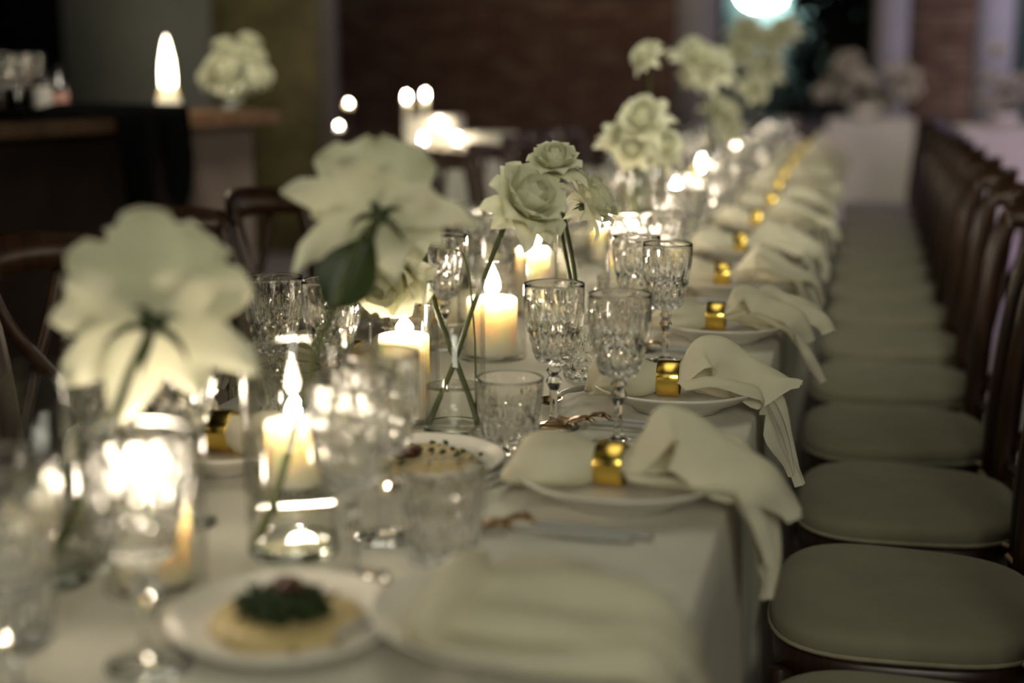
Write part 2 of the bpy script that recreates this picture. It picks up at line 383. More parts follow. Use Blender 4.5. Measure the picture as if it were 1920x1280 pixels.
# ================================================================== CHAIRS
def build_chair(label):
    t = thing('crossback_chair', label, 'chair')
    # seat frame (rounded D outline)
    def outline(wx, wy, n=40, p=3.2):
        out = []
        for k in range(n):
            a = 2*PI*k/n; c, s = math.cos(a), math.sin(a)
            x = wx*math.copysign(abs(c)**(2/p), c); y = wy*math.copysign(abs(s)**(2/p), s)
            y *= 1-.07*(x/wx); out.append((x, y))
        return out
    def slab(ol, levels):
        V, Fc = [], []; n = len(ol)
        for z, s in levels: V += [(x*s, y*s, z) for x, y in ol]
        for i in range(len(levels)-1):
            for j in range(n): k = (j+1) % n; Fc.append((i*n+j, i*n+k, (i+1)*n+k, (i+1)*n+j))
        Fc.append(tuple(range(n-1, -1, -1))); Fc.append(tuple((len(levels)-1)*n+j for j in range(n)))
        return V, Fc
    ol = outline(.192, .20)
    mesh('seat', *slab(ol, [(.375, .95), (.38, .98), (.415, .98), (.42, .95)]), M_WOOD, t)
    cu = mesh('cushion', *slab(ol, [(.421, .985), (.426, 1.0), (.440, 1.005), (.450, .985), (.456, .94), (.459, .86), (.461, .6), (.462, .2)]), M_SEAT, t)
    mesh('piping', *tube([(x*1.008, y*1.008, .4275) for x, y in ol], .0035, 6, closed=True), M_PIPE, cu)
    for s in (-1, 1):
        mesh('cushion_tie', *join(tube(cat([(.15, s*.17, .43), (.17, s*.185, .425), (.19, s*.205, .41), (.175, s*.215, .405), (.155, s*.195, .42)], 12), .004, 6),
             tube(cat([(.175, s*.21, .405), (.18, s*.22, .37), (.175, s*.215, .34)], 6), .003, 6)), M_CORD, cu)
    for s in (-1, 1):
        P = cat([(.178, s*.175, 0), (.184, s*.18, .25), (.180, s*.185, .42), (.186, s*.188, .6), (.205, s*.19, .78), (.230, s*.188, .885)], 22)
        mesh('back_post', *tube(P, [.017, .021, .0225, .020, .017], 8), M_WOOD, t)
        mesh('leg', *tube([(-.175, s*.165, 0), (-.17, s*.165, .2), (-.165, s*.162, .385)], [.014, .018, .02], 8), M_WOOD, t)
    # curved top rail, arched and bowed to the back
    n = 20; V = []
    for i in range(n+1):
        u = -1+2*i/n; y = .195*u; x = .228+.065*(1-u*u); zc = .885+.018*(1-u*u); hh = .032-.006*u*u
        for dx, dz in ((-.009, -hh), (.009, -hh), (.012, 0), (.009, hh), (-.009, hh), (-.012, 0)): V.append((x+dx+dz*.15, y, zc+dz))
    Fc = [(i*6+j, i*6+(j+1) % 6, i*6+6+(j+1) % 6, i*6+6+j) for i in range(n) for j in range(6)] + [(5, 4, 3, 2, 1, 0), tuple(n*6+j for j in range(6))]
    mesh('top_rail', V, Fc, M_WOOD, t)
    for s in (-1, 1):   # the crossing bentwood strips
        P = cat([(.185, s*.175, .50), (.217, s*.12, .58), (.250, s*.02, .69), (.268, -s*.07, .79), (.272, -s*.115, .87)], 16)
        P = [Vector((p.x+.008*s, p.y, p.z)) for p in P]
        mesh('cross_strip', *tube(P, .008, 8, flat=1.9, ref=Vector((1, 0, 0))), M_WOOD, t)
    mesh('lower_rail', *tube(cat([(.185, -.18, .475), (.205, 0, .48), (.185, .18, .475)], 8), .010, 8), M_WOOD, t)
    for P in ([(-.17, -.165, .2), (-.17, .165, .2)], [(-.17, -.165, .16), (.184, -.178, .16)], [(-.17, .165, .16), (.184, .178, .16)], [(.184, -.178, .22), (.184, .178, .22)]):
        mesh('stretcher', *tube(P, .009, 8), M_WOOD, t)
    return t
NCH = 14
chR = None
for k in range(NCH):
    lab = 'dark wood cross-back chair with greige cushion, right row, %s from the camera' % ORD[k]
    if chR is None: chR = build_chair(lab); chR.location = (.098, 1.555, 0); chR['group'] = 'chairs along the right of the table'
    else: dup(chR, (.098+random.Random(k).uniform(-.008, .008), 1.555+.497*k, 0), random.Random(k+90).uniform(-.03, .03), lab, 'chairs along the right of the table')
LEFT_CH = [2.07, 2.53, 2.99, 3.45, 3.95, 4.45, 4.95, 5.45, 5.95, 6.45]
for k, y in enumerate(LEFT_CH):
    dup(chR, (-1.066, y, 0), PI+random.Random(k+7).uniform(-.05, .05), 'dark wood cross-back chair behind the flowers, left row, %s from the camera' % ORD[k], 'chairs along the left of the table')

# ================================================================== TABLEWARE BUILDERS
def tri(x): x = x % 1.0; return abs(x-.5)*2      # 1 at integers, 0 at halves
def groove(x, wdt): d = min(x % 1.0, 1-(x % 1.0)); return max(0, 1-d/wdt)
SEG = 112
def crystal_mod(z0, z1, z2, nf=12, nd=14, dep=.10):
    def f(i, a, z):
        u = a/(2*PI); r = 1.0
        if z < z0: return r
        if z <= z1:       # diamond cut
            h = (z-z0)/(z1-z0)*1.6
            r -= dep*max(groove(u*nd+h, .5), groove(u*nd-h, .5))
        elif z <= z2:     # fan of upright cuts
            h = (z-z1)/(z2-z1); g = max(groove(u*nd, .30), groove(u*nd+.22*h+.18, .22)*(1-h*.8), groove(u*nd-.22*h-.18, .22)*(1-h*.8))
            r -= dep*.9*g*(1-.75*h)
        return r
    return f
def goblet_meshes():
    zb0 = .088
    out = [(.0065, .084), (.012, .086), (.021, .090)]
    for k in range(32):
        t = k/31; z = .094+.098*t
        r = .026+(.040-.026)*math.sin(min(1, t*1.25)*PI/2) + (-.0015*max(0, t-.7))
        out.append((r, z))
    inner = [(r-.0012-.0030*min(1, (.193-z)/.05), z) for r, z in out[::-2] if z > .099] + [(.012, .096), (.002, .0945)]
    mod = crystal_mod(.090, .135, .176)
    V1, F1 = lathe(out+[(out[-1][0]-.0011, .1927)], SEG, lambda i, a, z: mod(i, a, z))
    V2, F2 = lathe(inner, SEG, None, cap1=True)
    V, Fc = join((V1, F1), (V2, F2)); n1 = len(out)
    Fc += [(n1*SEG+j, n1*SEG+(j+1) % SEG, n1*SEG+SEG+(j+1) % SEG, n1*SEG+SEG+j) for j in range(SEG)]
    cut = len(F1); sm = [False if (2*SEG < i < cut-3*SEG) else True for i in range(len(Fc))]
    stem = [(.0062, .011), (.0052, .02), (.0050, .04), (.0062, .052), (.0085, .058), (.0110, .063), (.0085, .068), (.0062, .071), (.0088, .075), (.0105, .078), (.0082, .081), (.0065, .084)]
    S = lathe(stem, 8)
    foot = [(.0001, .0005), (.033, .0005), (.0345, .002), (.034, .0035), (.024, .005), (.013, .0075), (.0062, .011)]
    def fm(i, a, z): return 1-.03*groove(a/(2*PI)*16, .3) if i in (2, 3, 4) else 1
    Ft = lathe(foot, 48, fm)
    return (V, Fc, sm), S, Ft
G_BOWL, G_STEM, G_FOOT = goblet_meshes()
def build_goblet(label):
    t = thing('crystal_goblet', label, 'goblet')
    mesh('bowl', G_BOWL[0], G_BOWL[1], M_CRYSTAL, t, smooth=G_BOWL[2])
    mesh('stem', *G_STEM, M_CRYSTAL, t, smooth=False); mesh('foot', *G_FOOT, M_CRYSTAL, t)
    return t
def build_tumbler(label):
    out = [(.0001, .0005), (.030, .0005), (.034, .003)]
    for k in range(34):
        t = k/33; out.append((.0355+.0065*t**.8, .006+.086*t))
    inner = [(out[-1][0]-.0012, .0928)] + [(.0355+.0065*t**.8-.0012-.0026*min(1, (1-t)*2.2), .006+.086*t) for t in (1, .9, .7, .5, .3, .15)] + [(.025, .0150), (.001, .0145)]
    V1, F1 = lathe(out, SEG, crystal_mod(.006, .048, .082, nd=14, dep=.075)); V2, F2 = lathe(inner, SEG, cap1=True)
    V, Fc = join((V1, F1), (V2, F2)); n1 = len(out)-1
    Fc += [(n1*SEG+j, n1*SEG+(j+1) % SEG, n1*SEG+SEG+(j+1) % SEG, n1*SEG+SEG+j) for j in range(SEG)]
    sm = [not (3*SEG < i < len(F1)-4*SEG) for i in range(len(Fc))]
    return tag(mesh('crystal_tumbler', V, Fc, M_CRYSTAL, smooth=sm), label, 'tumbler')
def build_plate(label):
    pr = [(.0001, .004), (.060, .004), (.062, .0012), (.067, .0012), (.070, .007), (.100, .018), (.122, .0315), (.1265, .0345), (.126, .0362), (.1225, .0357), (.102, .0240), (.078, .0165), (.0001, .0155)]
    return tag(mesh('dinner_plate', *lathe([(r*.93, z) for r, z in pr], 56), M_PORC), label, 'plate')
def build_fork(label):
    t = thing('dinner_fork', label, 'fork')
    V, Fc = [], []
    P = cat([(.078, 0, .0085), (.066, 0, .0145), (.05, 0, .0125), (.034, 0, .0045), (.018, 0, .0035), (0, 0, .0075)], 18)   # head profile, tip at x=0
    neck = tube([P[0], P[1], P[2], P[3]], .0028, 6)
    def strip(ps, y0, wd):
        v = []
        for q in ps: v += [(q.x, y0-wd, q.z-.0009), (q.x, y0+wd, q.z-.0009), (q.x, y0+wd, q.z+.0009), (q.x, y0-wd, q.z+.0009)]
        n = len(ps); f = [(i*4+j, i*4+(j+1) % 4, i*4+4+(j+1) % 4, i*4+4+j) for i in range(n-1) for j in range(4)] + [(3, 2, 1, 0), tuple((n-1)*4+j for j in range(4))]
        return v, f
    parts = [neck, strip(P[3:10], 0, .0105)] + [strip(P[9:], y, .0017) for y in (-.009, -.003, .003, .009)]
    mesh('fork_head', *join(*parts), M_BRONZE, t)
    mesh('handle', *tube(cat([(.074, 0, .0088), (.11, 0, .0075), (.15, 0, .0055), (.198, 0, .005)], 12), [.0028, .0036, .0044, .0038], 8, flat=1.35), M_HANDLE, t)
    return t
def build_spoon(label):
    t = thing('dessert_spoon', label, 'spoon')
    V = []; nu, nv = 9, 7
    for i in range(nu):
        u = i/(nu-1); wd = .0005+.0165*math.sin(PI*min(1, u*.93+.05))**.7
        for j in range(nv):
            q = -1+2*j/(nv-1); V.append((q*wd, -.024+.048*u, .0095-.008*(1-q*q)*math.sin(PI*u)))
    f = grid_faces(nu, nv); n = len(V); V += [(x, y, z+.0012) for x, y, z in V]; f += [tuple(n+a for a in q[::-1]) for q in f]
    mesh('spoon_bowl', V, f, M_BRONZE, t)
    mesh('handle', *tube(cat([(0, .022, .0095), (0, .04, .013), (0, .08, .010), (0, .15, .005)], 12), [.0025, .003, .0045, .004], 8, flat=1.5), M_HANDLE, t)
    return t
def build_ring(label):
    pr = [(.0215, -.0155), (.0245, -.0155), (.0250, -.0145), (.0250, .0145), (.0245, .0155), (.0215, .0155), (.0215, -.0155)]
    V, Fc = lathe(pr, 40); V = [(z, x, y) for x, y, z in V]
    o = mesh('napkin_ring', V, Fc, M_BRASS)
    for i, p in enumerate(o.data.polygons): p.use_smooth = (i//40) == 2
    return tag(o, label, 'napkin ring')

def napkin_mesh(seed, xe, spec=None, ring=True, drop=.14):
    """local frame: ring axis along x at z=.0245, x=0; plate surface z=0; xe = table edge; +x towards the guest"""
    rr = random.Random(seed); parts = []
    L = rr.uniform(.105, .135) if not spec else spec.get('L', .12)
    wid = rr.uniform(.046, .062) if not spec else spec.get('wid', .055); hgt = rr.uniform(.026, .034) if not spec else spec.get('hgt', .03)
    ph = [rr.uniform(0, 6.3) for _ in range(6)]
    V = []; ns, na = 18, 40
    for i in range(ns+1):
        s = i/ns; e = math.sqrt(max(0, 1-max(0, (s-.62)/.38)**3))
        x_ = .012-(L+.012)*s; g0 = max(0, min(1, (-x_-.0165)/(L-.0165)))
        a = (.0200+(wid-.0200)*min(1, (g0/.5))**.6)*max(.04, e); b = (.0200+(hgt-.0200)*min(1, g0/.3))*max(.08, e)
        zc = .0255*(1-min(1, g0/.3))+b*.93*min(1, g0/.3)
        for j in range(na):
            g = 2*PI*j/na
            rip = 1+min(1, g0*2.2)*(.07*math.sin(3*g+ph[0]+s*2)+.05*math.sin(5*g+ph[1]-s*3)+.03*math.sin(9*g+ph[2]))*(1 if math.sin(g) > -.4 else .2)
            y = a*math.cos(g)*rip; z = zc+b*math.sin(g)*rip
            V.append((.012-(L+.012)*s+.006*math.sin(2*g+ph[3])*s, y+.012*s*math.sin(ph[4]), max(.0015, z)))
    Fc = [(i*na+j, i*na+(j+1) % na, (i+1)*na+(j+1) % na, (i+1)*na+j) for i in range(ns) for j in range(na)] + [tuple(ns*na+j for j in range(na))]
    parts.append((V, Fc))
    sheets = spec['sheets'] if spec else None
    if not sheets:
        sheets = []
        pk = rr.uniform(.055, .085); out = rr.uniform(.0, .03)
        sheets.append(dict(c=[(-.012, 0, .026), (.03, .0, .045), (.065, rr.uniform(-.01, .01), pk), (.10, rr.uniform(-.01, .02), pk-.012), (xe-.01, 0, .045), (xe+.03+out, .01, .02), (xe+.05+out, .015, -.03)],
            w=[.014, .034, .05, .056, .05, .036, .006], roll=[0, .2, .5, .3, -.1, .2], curl=rr.uniform(.3, .7), wave=.006))
        sheets.append(dict(c=[(-.012, 0, .022), (.03, -.02, .030), (.07, -.035, .034), (xe-.03, -.04, .03), (xe+.012, -.03, .018), (xe+.032, -.02, -.05), (xe+.045, -.015, -drop)],
            w=[.014, .03, .044, .05, .046, .036, .012], roll=[0, -.3, -.5, -.2, 0, .1], curl=rr.uniform(-.2, .5), wave=.005))
        sheets.append(dict(c=[(-.012, 0, .024), (.03, .02, .034), (.07, .045, .042), (xe-.03, .055, .034), (xe+.015, .05, .016), (xe+.03, .05, -.04), (xe+.036, .055, -drop*rr.uniform(.5, .9))],
            w=[.014, .03, .042, .048, .04, .03, .008], roll=[0, .4, .6, .3, .1, 0], curl=rr.uniform(.1, .5), wave=.006))
    for q, sh in enumerate(sheets):
        n = 26; m = 15; C = cat(sh['c'], n); V = []
        p1, p2 = rr.uniform(0, 6.3), rr.uniform(0, 6.3)
        for i in range(n+1):
            s = i/n; T = (C[min(i+1, n)]-C[max(i-1, 0)]).normalized(); side = Vector((0, 1, 0)); side = (side-T*side.dot(T)).normalized()
            nrm = T.cross(side); ro = lerp_list(sh['roll'], s)
            a = side*math.cos(ro)+nrm*math.sin(ro); b = T.cross(a); wd = lerp_list(sh['w'], s)
            if b.z < 0 and abs(T.z) < .8: b = -b
            for j in range(m):
                t = -1+2*j/(m-1)
                off = -sh['curl']*wd*(t*t) + sh['wave']*math.sin(t*5+p1+s*4)*min(1, s*3)+sh['wave']*.6*math.sin(t*9+p2-s*5)*min(1, s*3)
                v = C[i]+a*(wd*t)+b*off
                lim = .003 if v.x < xe-.01 else (-.010 if v.x < xe+.014 else -9)
                if v.x < .02: lim = max(lim, .002)
                if v.z < -.02 and v.x < xe+.016: v.x = xe+.016+.004*math.sin(t*6+p1)
                v.z = max(v.z, lim)
                if v.x < .03 and ring:   # stay inside the ring, then open out behind it
                    d = Vector((0, v.y, v.z-.0255)); lm = .0200+max(0, v.x-.0165)*3.2
                    if d.length > lm: d = d.normalized()*lm; v.y = d.y; v.z = .0255+d.z
                V.append(v)
        parts.append((V, grid_faces(n+1, m)))
    return join(*parts)

# ------------------------------------------------------------------ candles and vases
def flame_prof(h, r): return [(.0004, 0), (r*.62, h*.10), (r*.95, h*.24), (r, h*.36), (r*.84, h*.54), (r*.56, h*.73), (r*.26, h*.89), (.0004, h)]
def candle(label, loc, r, h, fl=(.055, .0135), group='lit pillar candles down the table', name='pillar_candle'):
    t = thing(name, label, 'candle', loc, 0, group)
    pr = [(.0005, .001), (r*.96, .001), (r, .004), (r, h-.005), (r*.985, h-.001), (r*.93, h), (r*.80, h-.004), (r*.4, h-.008), (.0005, h-.009)]
    mesh('wax', *lathe(pr, 32), M_WAX, t)
    mesh('wick', *tube([(0, 0, h-.010), (.0005, 0, h), (.0015, 0, h+.006)], .0012, 6), M_WICK, t)
    mesh('flame', *lathe(flame_prof(fl[0], fl[1]), 16), M_FLAME, t).location = (.001, 0, h+.001)
    return t
def hurricane(label, loc, r, h, group='clear glass candle holders', name='hurricane_glass'):
    pr = [(.0005, .0005), (r*.97, .0005), (r, .003), (r, h-.001), (r-.001, h), (r-.0025, h-.001), (r-.0025, .008), (r*.9, .0065), (.0005, .0065)]
    return tag(mesh(name, *lathe(pr, 48), M_THIN, loc=loc), label, 'candle holder', group)
def vase(label, loc, r, h, water=.055):
    t = thing('cylinder_vase', label, 'vase', loc, 0, 'clear cylinder vases')
    pr = [(r-.003, .0125), (r-.003, h-.001), (r-.0015, h), (r, h-.001), (r, .0125)]
    mesh('wall', *lathe(pr, 48), M_THIN, t)
    b = [(.0005, .0005), (r*.95, .0005), (r, .004), (r, .0125), (r-.003, .0125), (r*.7, .0105), (.0005, .010)]
    mesh('base', *lathe(b, 48), M_BASEG, t)
    if water:
        q = r-.0032; mesh('water', *lathe([(.0005, .0115), (q*.7, .0115), (q, .0135), (q, water+.001), (q*.97, water), (.0005, water)], 40), M_WATER, t)
    return t
def petal(rho, z, W, k, phi, s, rr, pts=(8, 7)):
    """one petal: rho/z radial profile lists, W half width list, k lateral cup list"""
    nu, nv = pts; V = []; j1, j2 = rr.uniform(-1, 1), rr.uniform(-1, 1)
    cphi, sphi = math.cos(phi), math.sin(phi)
    for i in range(nu):
        v = i/(nu-1); R = lerp_list(rho, v); Z = lerp_list(z, v); wd = lerp_list(W, v); kk = lerp_list(k, v)
        for j in range(nv):
            t = -1+2*j/(nv-1)
            r = R-kk*t*t+.0035*j1*t*v*20*s*.05; y = wd*t; zz = Z+.05*s*(j2*.12*t*v)+.02*s*math.sin(t*4+j1*3)*v*v*.3
            V.append(Vector((r*cphi-y*sphi, r*sphi+y*cphi, zz)))
    return V, grid_faces(nu, nv)
def rose_petals(size, rr, openness=1.0, reflex=1.0):
    s = size; out = []      # s = overall radius
    ph = rr.uniform(0, 6.3)
    for q in range(4):     # heart
        a = ph+q*1.7; out.append(petal([.04*s, .16*s, .2*s, .14*s], [.05*s, .35*s, .68*s, .86*s], [.06*s, .24*s, .28*s, .16*s], [.02*s, .2*s, .22*s, .1*s], a, s, rr))
    for q in range(5):
        a = ph+.5+q*2*PI/5+rr.uniform(-.15, .15); out.append(petal([.05*s, .27*s, .36*s, .34*s], [.03*s, .3*s, .6*s, .82*s], [.08*s, .34*s, .4*s, .24*s], [.02*s, .16*s, .18*s, .04*s], a, s, rr))
    for q in range(6):
        a = ph+1+q*2*PI/6+rr.uniform(-.15, .15); o = openness
        out.append(petal([.06*s, .34*s, .52*s, .62*s*o, .68*s*o], [.0, .22*s, .46*s, .66*s, .70*s], [.08*s, .38*s, .46*s, .38*s, .1*s], [.02*s, .14*s, .12*s, -.02*s, -.1*s], a, s, rr))
    for q in range(7):
        a = ph+.3+q*2*PI/7+rr.uniform(-.2, .2); o = openness*rr.uniform(.9, 1.08)
        out.append(petal([.06*s, .36*s, .60*s*o, .82*s*o, .96*s*o], [-.02*s, .12*s, .32*s, .46*s, .44*s-.14*s*reflex], [.08*s, .36*s, .42*s, .22*s, .006*s], [.02*s, .1*s, .06*s, -.12*s, -.07*s], a, s, rr))
    for q in range(9):
        a = ph+.7+q*2*PI/9+rr.uniform(-.16, .16); o = openness*rr.uniform(.80, 1.24); dz = rr.uniform(-.14, .12)*s*max(.8, reflex)
        out.append(petal([.06*s, .34*s, .60*s*o, .84*s*o, 1.05*s*o], [-.05*s, -.02*s, .02*s+dz, -.06*s*reflex+dz*2, -.28*s*reflex+dz*3], [.07*s, .27*s, .31*s, .17*s, .004*s], [.02*s, .06*s, .02*s, -.14*s, -.06*s], a, s, rr))
    return out
def rose(label, loc, axis, size, seed, stem=None, single=True, leaf=None, group='white roses in vases', m=None, openness=1., reflex=1., calyx=True, name='white_rose', stem_r=.0035):
    rr = random.Random(seed); loc = Vector(loc); R = Vector(axis).normalized().to_track_quat('Z', 'Y').to_matrix()
    t = thing(name, label, 'rose', loc, 0, group)
    P = rose_petals(size, rr, openness, reflex); m = m or M_PETAL
    P = [([R @ v for v in V], f) for V, f in P]
    if single:
        for V, f in P: mesh('petal', V, f, m, t)
    else: mesh('bloom', *join(*P), m, t)
    if calyx:
        V, f = lathe([(.004, -.15*size), (.10*size, -.13*size), (.13*size, -.06*size), (.10*size, -.01*size)], 12)
        parts = [(V, f)]
        for k in range(5):
            a = k*2*PI/5; c, s_ = math.cos(a), math.sin(a); q = size
            pts = [(.10, -.07), (.24, -.10), (.36, -.22), (.42, -.36)]; ws = [.05, .05, .03, .003]; VV = []
            for (rho, z), wd in zip(pts, ws):
                for tt in (-1, 1): VV.append((q*(rho*c-wd*tt*s_), q*(rho*s_+wd*tt*c), q*z))
            parts.append((VV, grid_faces(4, 2)))
        V, f = join(*parts); mesh('calyx', [R @ Vector(v) for v in V], f, M_LEAF, t)
    if stem:
        base = loc - Vector(axis).normalized()*size*.12
        pts = [base-loc] + [Vector(p)-loc for p in stem]
        mesh('stem', *tube(cat(pts, 24), [stem_r*.9, stem_r, stem_r*1.15], 8), M_STEM, t)
    if leaf:
        for c, d, n, L, wd in leaf: mesh('leaf', *leaf_mesh(Vector(c)-loc, Vector(d), Vector(n), L, wd), M_LEAF, t)
    return t
def leaf_mesh(c, d, n, L, wd):
    d = d.normalized(); n = (n-d*n.dot(d)).normalized(); s = d.cross(n); V = []
    for i in range(9):
        u = i/8; w_ = wd*math.sin(PI*min(1, .04+u*.96))**.8*(1.15-.5*u)
        for t in (-1, -.5, 0, .5, 1): V.append(c+d*(L*u)+s*(w_*t)+n*(.25*wd*abs(t)-.10*L*u*u+.02*wd*math.sin(u*20)*t))
    return V, grid_faces(9, 5)

# ================================================================== PLACE SETTINGS (right side)
RY = [1.09, 1.533, 1.977, 2.490, 2.995, 3.53, 4.10, 4.66, 5.25, 5.80, 6.40, 7.0, 7.55, 8.10]
RX = [-.262, -.251, -.247, -.233, -.270, -.278, -.282, -.276, -.288, -.295, -.30, -.30, -.30, -.30]
NS = len(RY); PLATE_Z = TZ+.0166
RY0 = RY; RY = [y-.05 if k else y-.02 for k, y in enumerate(RY0)]
proto = {}
def place(key, builder, loc, rz, label, group):
    if key not in proto:
        o = builder(label); o['group'] = group; o.location = loc; o.rotation_euler = (0, 0, rz); proto[key] = o; return o
    return dup(proto[key], loc, rz, label, group)
NAPSPEC = {
 1: dict(L=.118, wid=.060, hgt=.028, sheets=[
   dict(c=[(-.012, 0, .026), (.025, 0, .046), (.050, .0, .090), (.082, .01, .086), (.13, .01, .056), (.178, .01, .030), (.205, .012, -.020)], w=[.014, .03, .045, .066, .066, .050, .016], roll=[0, .1, .0, -.1, -.1, .0], curl=.75, wave=.004),
   dict(c=[(-.012, 0, .022), (.03, -.02, .022), (.07, -.035, .020), (.10, -.04, .022), (.138, -.03, .020), (.165, -.02, -.02), (.175, -.015, -.07)], w=[.014, .028, .04, .046, .042, .03, .006], roll=[0, -.3, -.4, -.2, 0, .1], curl=.3, wave=.005),
   dict(c=[(-.012, 0, .024), (.04, .03, .03), (.09, .06, .036), (.135, .06, .028), (.165, .05, -.02), (.175, .045, -.08), (.17, .04, -.13)], w=[.014, .03, .042, .05, .05, .042, .01], roll=[0, .2, .3, .1, .1, 0], curl=.35, wave=.006)]),
 2: dict(L=.112, wid=.050, hgt=.030, sheets=[
   dict(c=[(-.012, 0, .026), (.015, 0, .052), (.04, .005, .080), (.075, .01, .080), (.11, .01, .058), (.15, .0, .042), (.182, -.008, .030)], w=[.014, .030, .042, .048, .040, .045, .006], roll=[0, .0, .2, .3, .1, -.2], curl=1.0, wave=.003),
   dict(c=[(-.012, 0, .022), (.03, -.018, .026), (.06, -.028, .028), (.095, -.03, .026), (.128, -.012, .016), (.155, .0, -.035), (.172, .01, -.105)], w=[.014, .03, .038, .036, .034, .036, .008], roll=[0, -.4, -.6, -.3, .1, .2], curl=.5, wave=.005),
   dict(c=[(-.012, 0, .024), (.03, .02, .036), (.07, .04, .042), (.11, .045, .034), (.148, .04, .0), (.165, .035, -.06), (.185, .03, -.125)], w=[.014, .03, .04, .044, .036, .028, .006], roll=[0, .4, .6, .3, .1, 0], curl=.3, wave=.005)]),
 3: dict(L=.112, wid=.056, hgt=.026, sheets=[
   dict(c=[(-.012, 0, .026), (.02, 0, .050), (.04, 0, .072), (.075, .01, .062), (.11, .01, .052), (.145, .0, .032), (.165, -.005, -.01)], w=[.014, .026, .022, .046, .05, .05, .01], roll=[0, .1, .3, .2, -.1, .1], curl=.5, wave=.006),
   dict(c=[(-.012, 0, .024), (.03, .02, .04), (.08, .03, .065), (.11, .035, .055), (.145, .03, .05), (.18, .02, .032), (.195, .015, .004)], w=[.014, .03, .04, .044, .04, .046, .03], roll=[0, .4, .6, .3, .1, 0], curl=.4, wave=.006),
   dict(c=[(-.012, 0, .022), (.03, -.02, .026), (.07, -.035, .028), (.10, -.04, .022), (.128, -.03, .012), (.16, -.02, -.03), (.185, -.01, -.08)], w=[.014, .03, .044, .046, .044, .036, .006], roll=[0, -.3, -.5, -.2, 0, .1], curl=.2, wave=.005)]),
}
NAP0 = dict(L=.07, wid=.085, hgt=.030, sheets=[
   dict(c=[(-.06, .0, .03), (-.02, 0, .042), (.03, .0, .046), (.07, .0, .042), (.10, .0, .036), (.132, .0, .02), (.155, .0, -.03), (.165, 0, -.10)], w=[.06, .08, .085, .085, .08, .075, .06, .02], roll=[0, .05, 0, -.05, 0], curl=.22, wave=.006),
   dict(c=[(-.05, -.02, .02), (-.01, -.05, .022), (.04, -.06, .022), (.08, -.05, .02), (.125, -.04, .014), (.15, -.02, -.05), (.155, -.02, -.16)], w=[.05, .05, .055, .055, .06, .05, .02], roll=[0, -.1, -.1, 0], curl=.2, wave=.005)])
def napkin(i, x, y, rz, side):
    xe = (TX1-x if side == 'right' else x-TX0) if False else (TX1-x if side == 'right' else x-TX0)
    spec = (NAP0 if i == 0 else NAPSPEC.get(i)) if side == 'right' else None
    V, Fc = napkin_mesh(100+i*7+(50 if side == 'left' else 0), xe, spec, ring=spec is not NAP0)
    o = mesh('linen_napkin', V, Fc, M_NAP, loc=(x, y, PLATE_Z)); o.rotation_euler = (0, 0, rz)
    return tag(o, ('loose cream linen napkin draped over the nearest plate and table edge' if i == 0 and side == 'right' else
        'cream linen napkin pulled through its brass ring, %s place from the camera, %s row' % (ORD[i], side)), 'napkin', 'linen napkins on the %s row of plates' % side)
for i, (x, y) in enumerate(zip(RX, RY)):
    rr = random.Random(i*13+1); o = ORD[i]
    cx = x+.012 if i else x
    place('plate', build_plate, (cx, y, TZ+.0006), 0, 'round cream dinner plate under the %s napkin from the camera, right row' % o, 'dinner plates of the right row')
    napkin(i, x, y, 0, 'right')
    if i: place('ring', build_ring, (x, y, PLATE_Z+.0255), rr.uniform(-.08, .08), 'polished brass napkin ring on the %s napkin from the camera, right row' % o, 'napkin rings of the right row')
    fy = RY0[i]-.185 if i else y-.16
    if i < 9:
        for q, dy in enumerate((0, .026)):
            place('fork', build_fork, (-.402+.018*q, fy+dy-.012, TZ+.0008), .03*(1-2*q), 'brass-headed fork with pale handle, %s of two before the %s plate, right row' % (('nearer', 'farther')[q], o), 'forks of the right row')
        place('spoon', build_spoon, (-.408, RY0[i]-.085, TZ+.0008), -.35, 'small brass dessert spoon at the inner side of the %s plate, right row' % o, 'dessert spoons of the right row')
# glasses of the right row: explicit near ones, then by pattern
GL = [('goblet', -.282, 1.712), ('goblet', -.378, 1.775), ('tumbler', -.408, 1.655), ('goblet', -.440, 1.180), ('goblet', -.452, 1.305), ('tumbler', -.374, 1.252),
      ('goblet', -.532, .962), ('goblet', -.592, .868), ('tumbler', -.665, .975), ('tumbler', -.392, 2.075), ('goblet', -.292, 2.225), ('goblet', -.355, 2.312)]
for i in range(3, NS-1):
    y = RY[i]; rr = random.Random(i+300)
    GL += [('tumbler', -.402+rr.uniform(-.015, .015), y+.085), ('goblet', -.380+rr.uniform(-.01, .01), y+.275), ('goblet', -.410+rr.uniform(-.01, .01), y+.185)]
for i in range(0, NS-1):
    y = RY[i]+.05; rr = random.Random(i+600)
    GL += [('goblet', -.752+rr.uniform(-.006, .006), y-.235), ('goblet', -.668+rr.uniform(-.004, .004), y-.240), ('tumbler', -.700+rr.uniform(-.01, .01), y-.330)]
NAMEG = {'goblet': 'cut-crystal stemmed goblet', 'tumbler': 'low cut-crystal tumbler'}
cnt = {}
rows = {}
for g in GL: rows.setdefault(('right' if g[1] > -.6 else 'left', g[0]), []).append(g)
for (side, kind), L in rows.items():
    L.sort(key=lambda g: g[2])
    NUM = ORD + ['seventeenth', 'eighteenth', 'nineteenth', 'twentieth'] + ['twenty-'+a for a in ORD]
    for n, (k, x, y) in enumerate(L):
        rr = random.Random(n*31+len(side))
        place(kind, build_goblet if kind == 'goblet' else build_tumbler, (x, y, TZ+.0006), rr.uniform(0, 3), '%s, %s from the camera along the %s row' % (NAMEG[kind], NUM[n], side), 'crystal %ss of the %s row' % (kind, side))
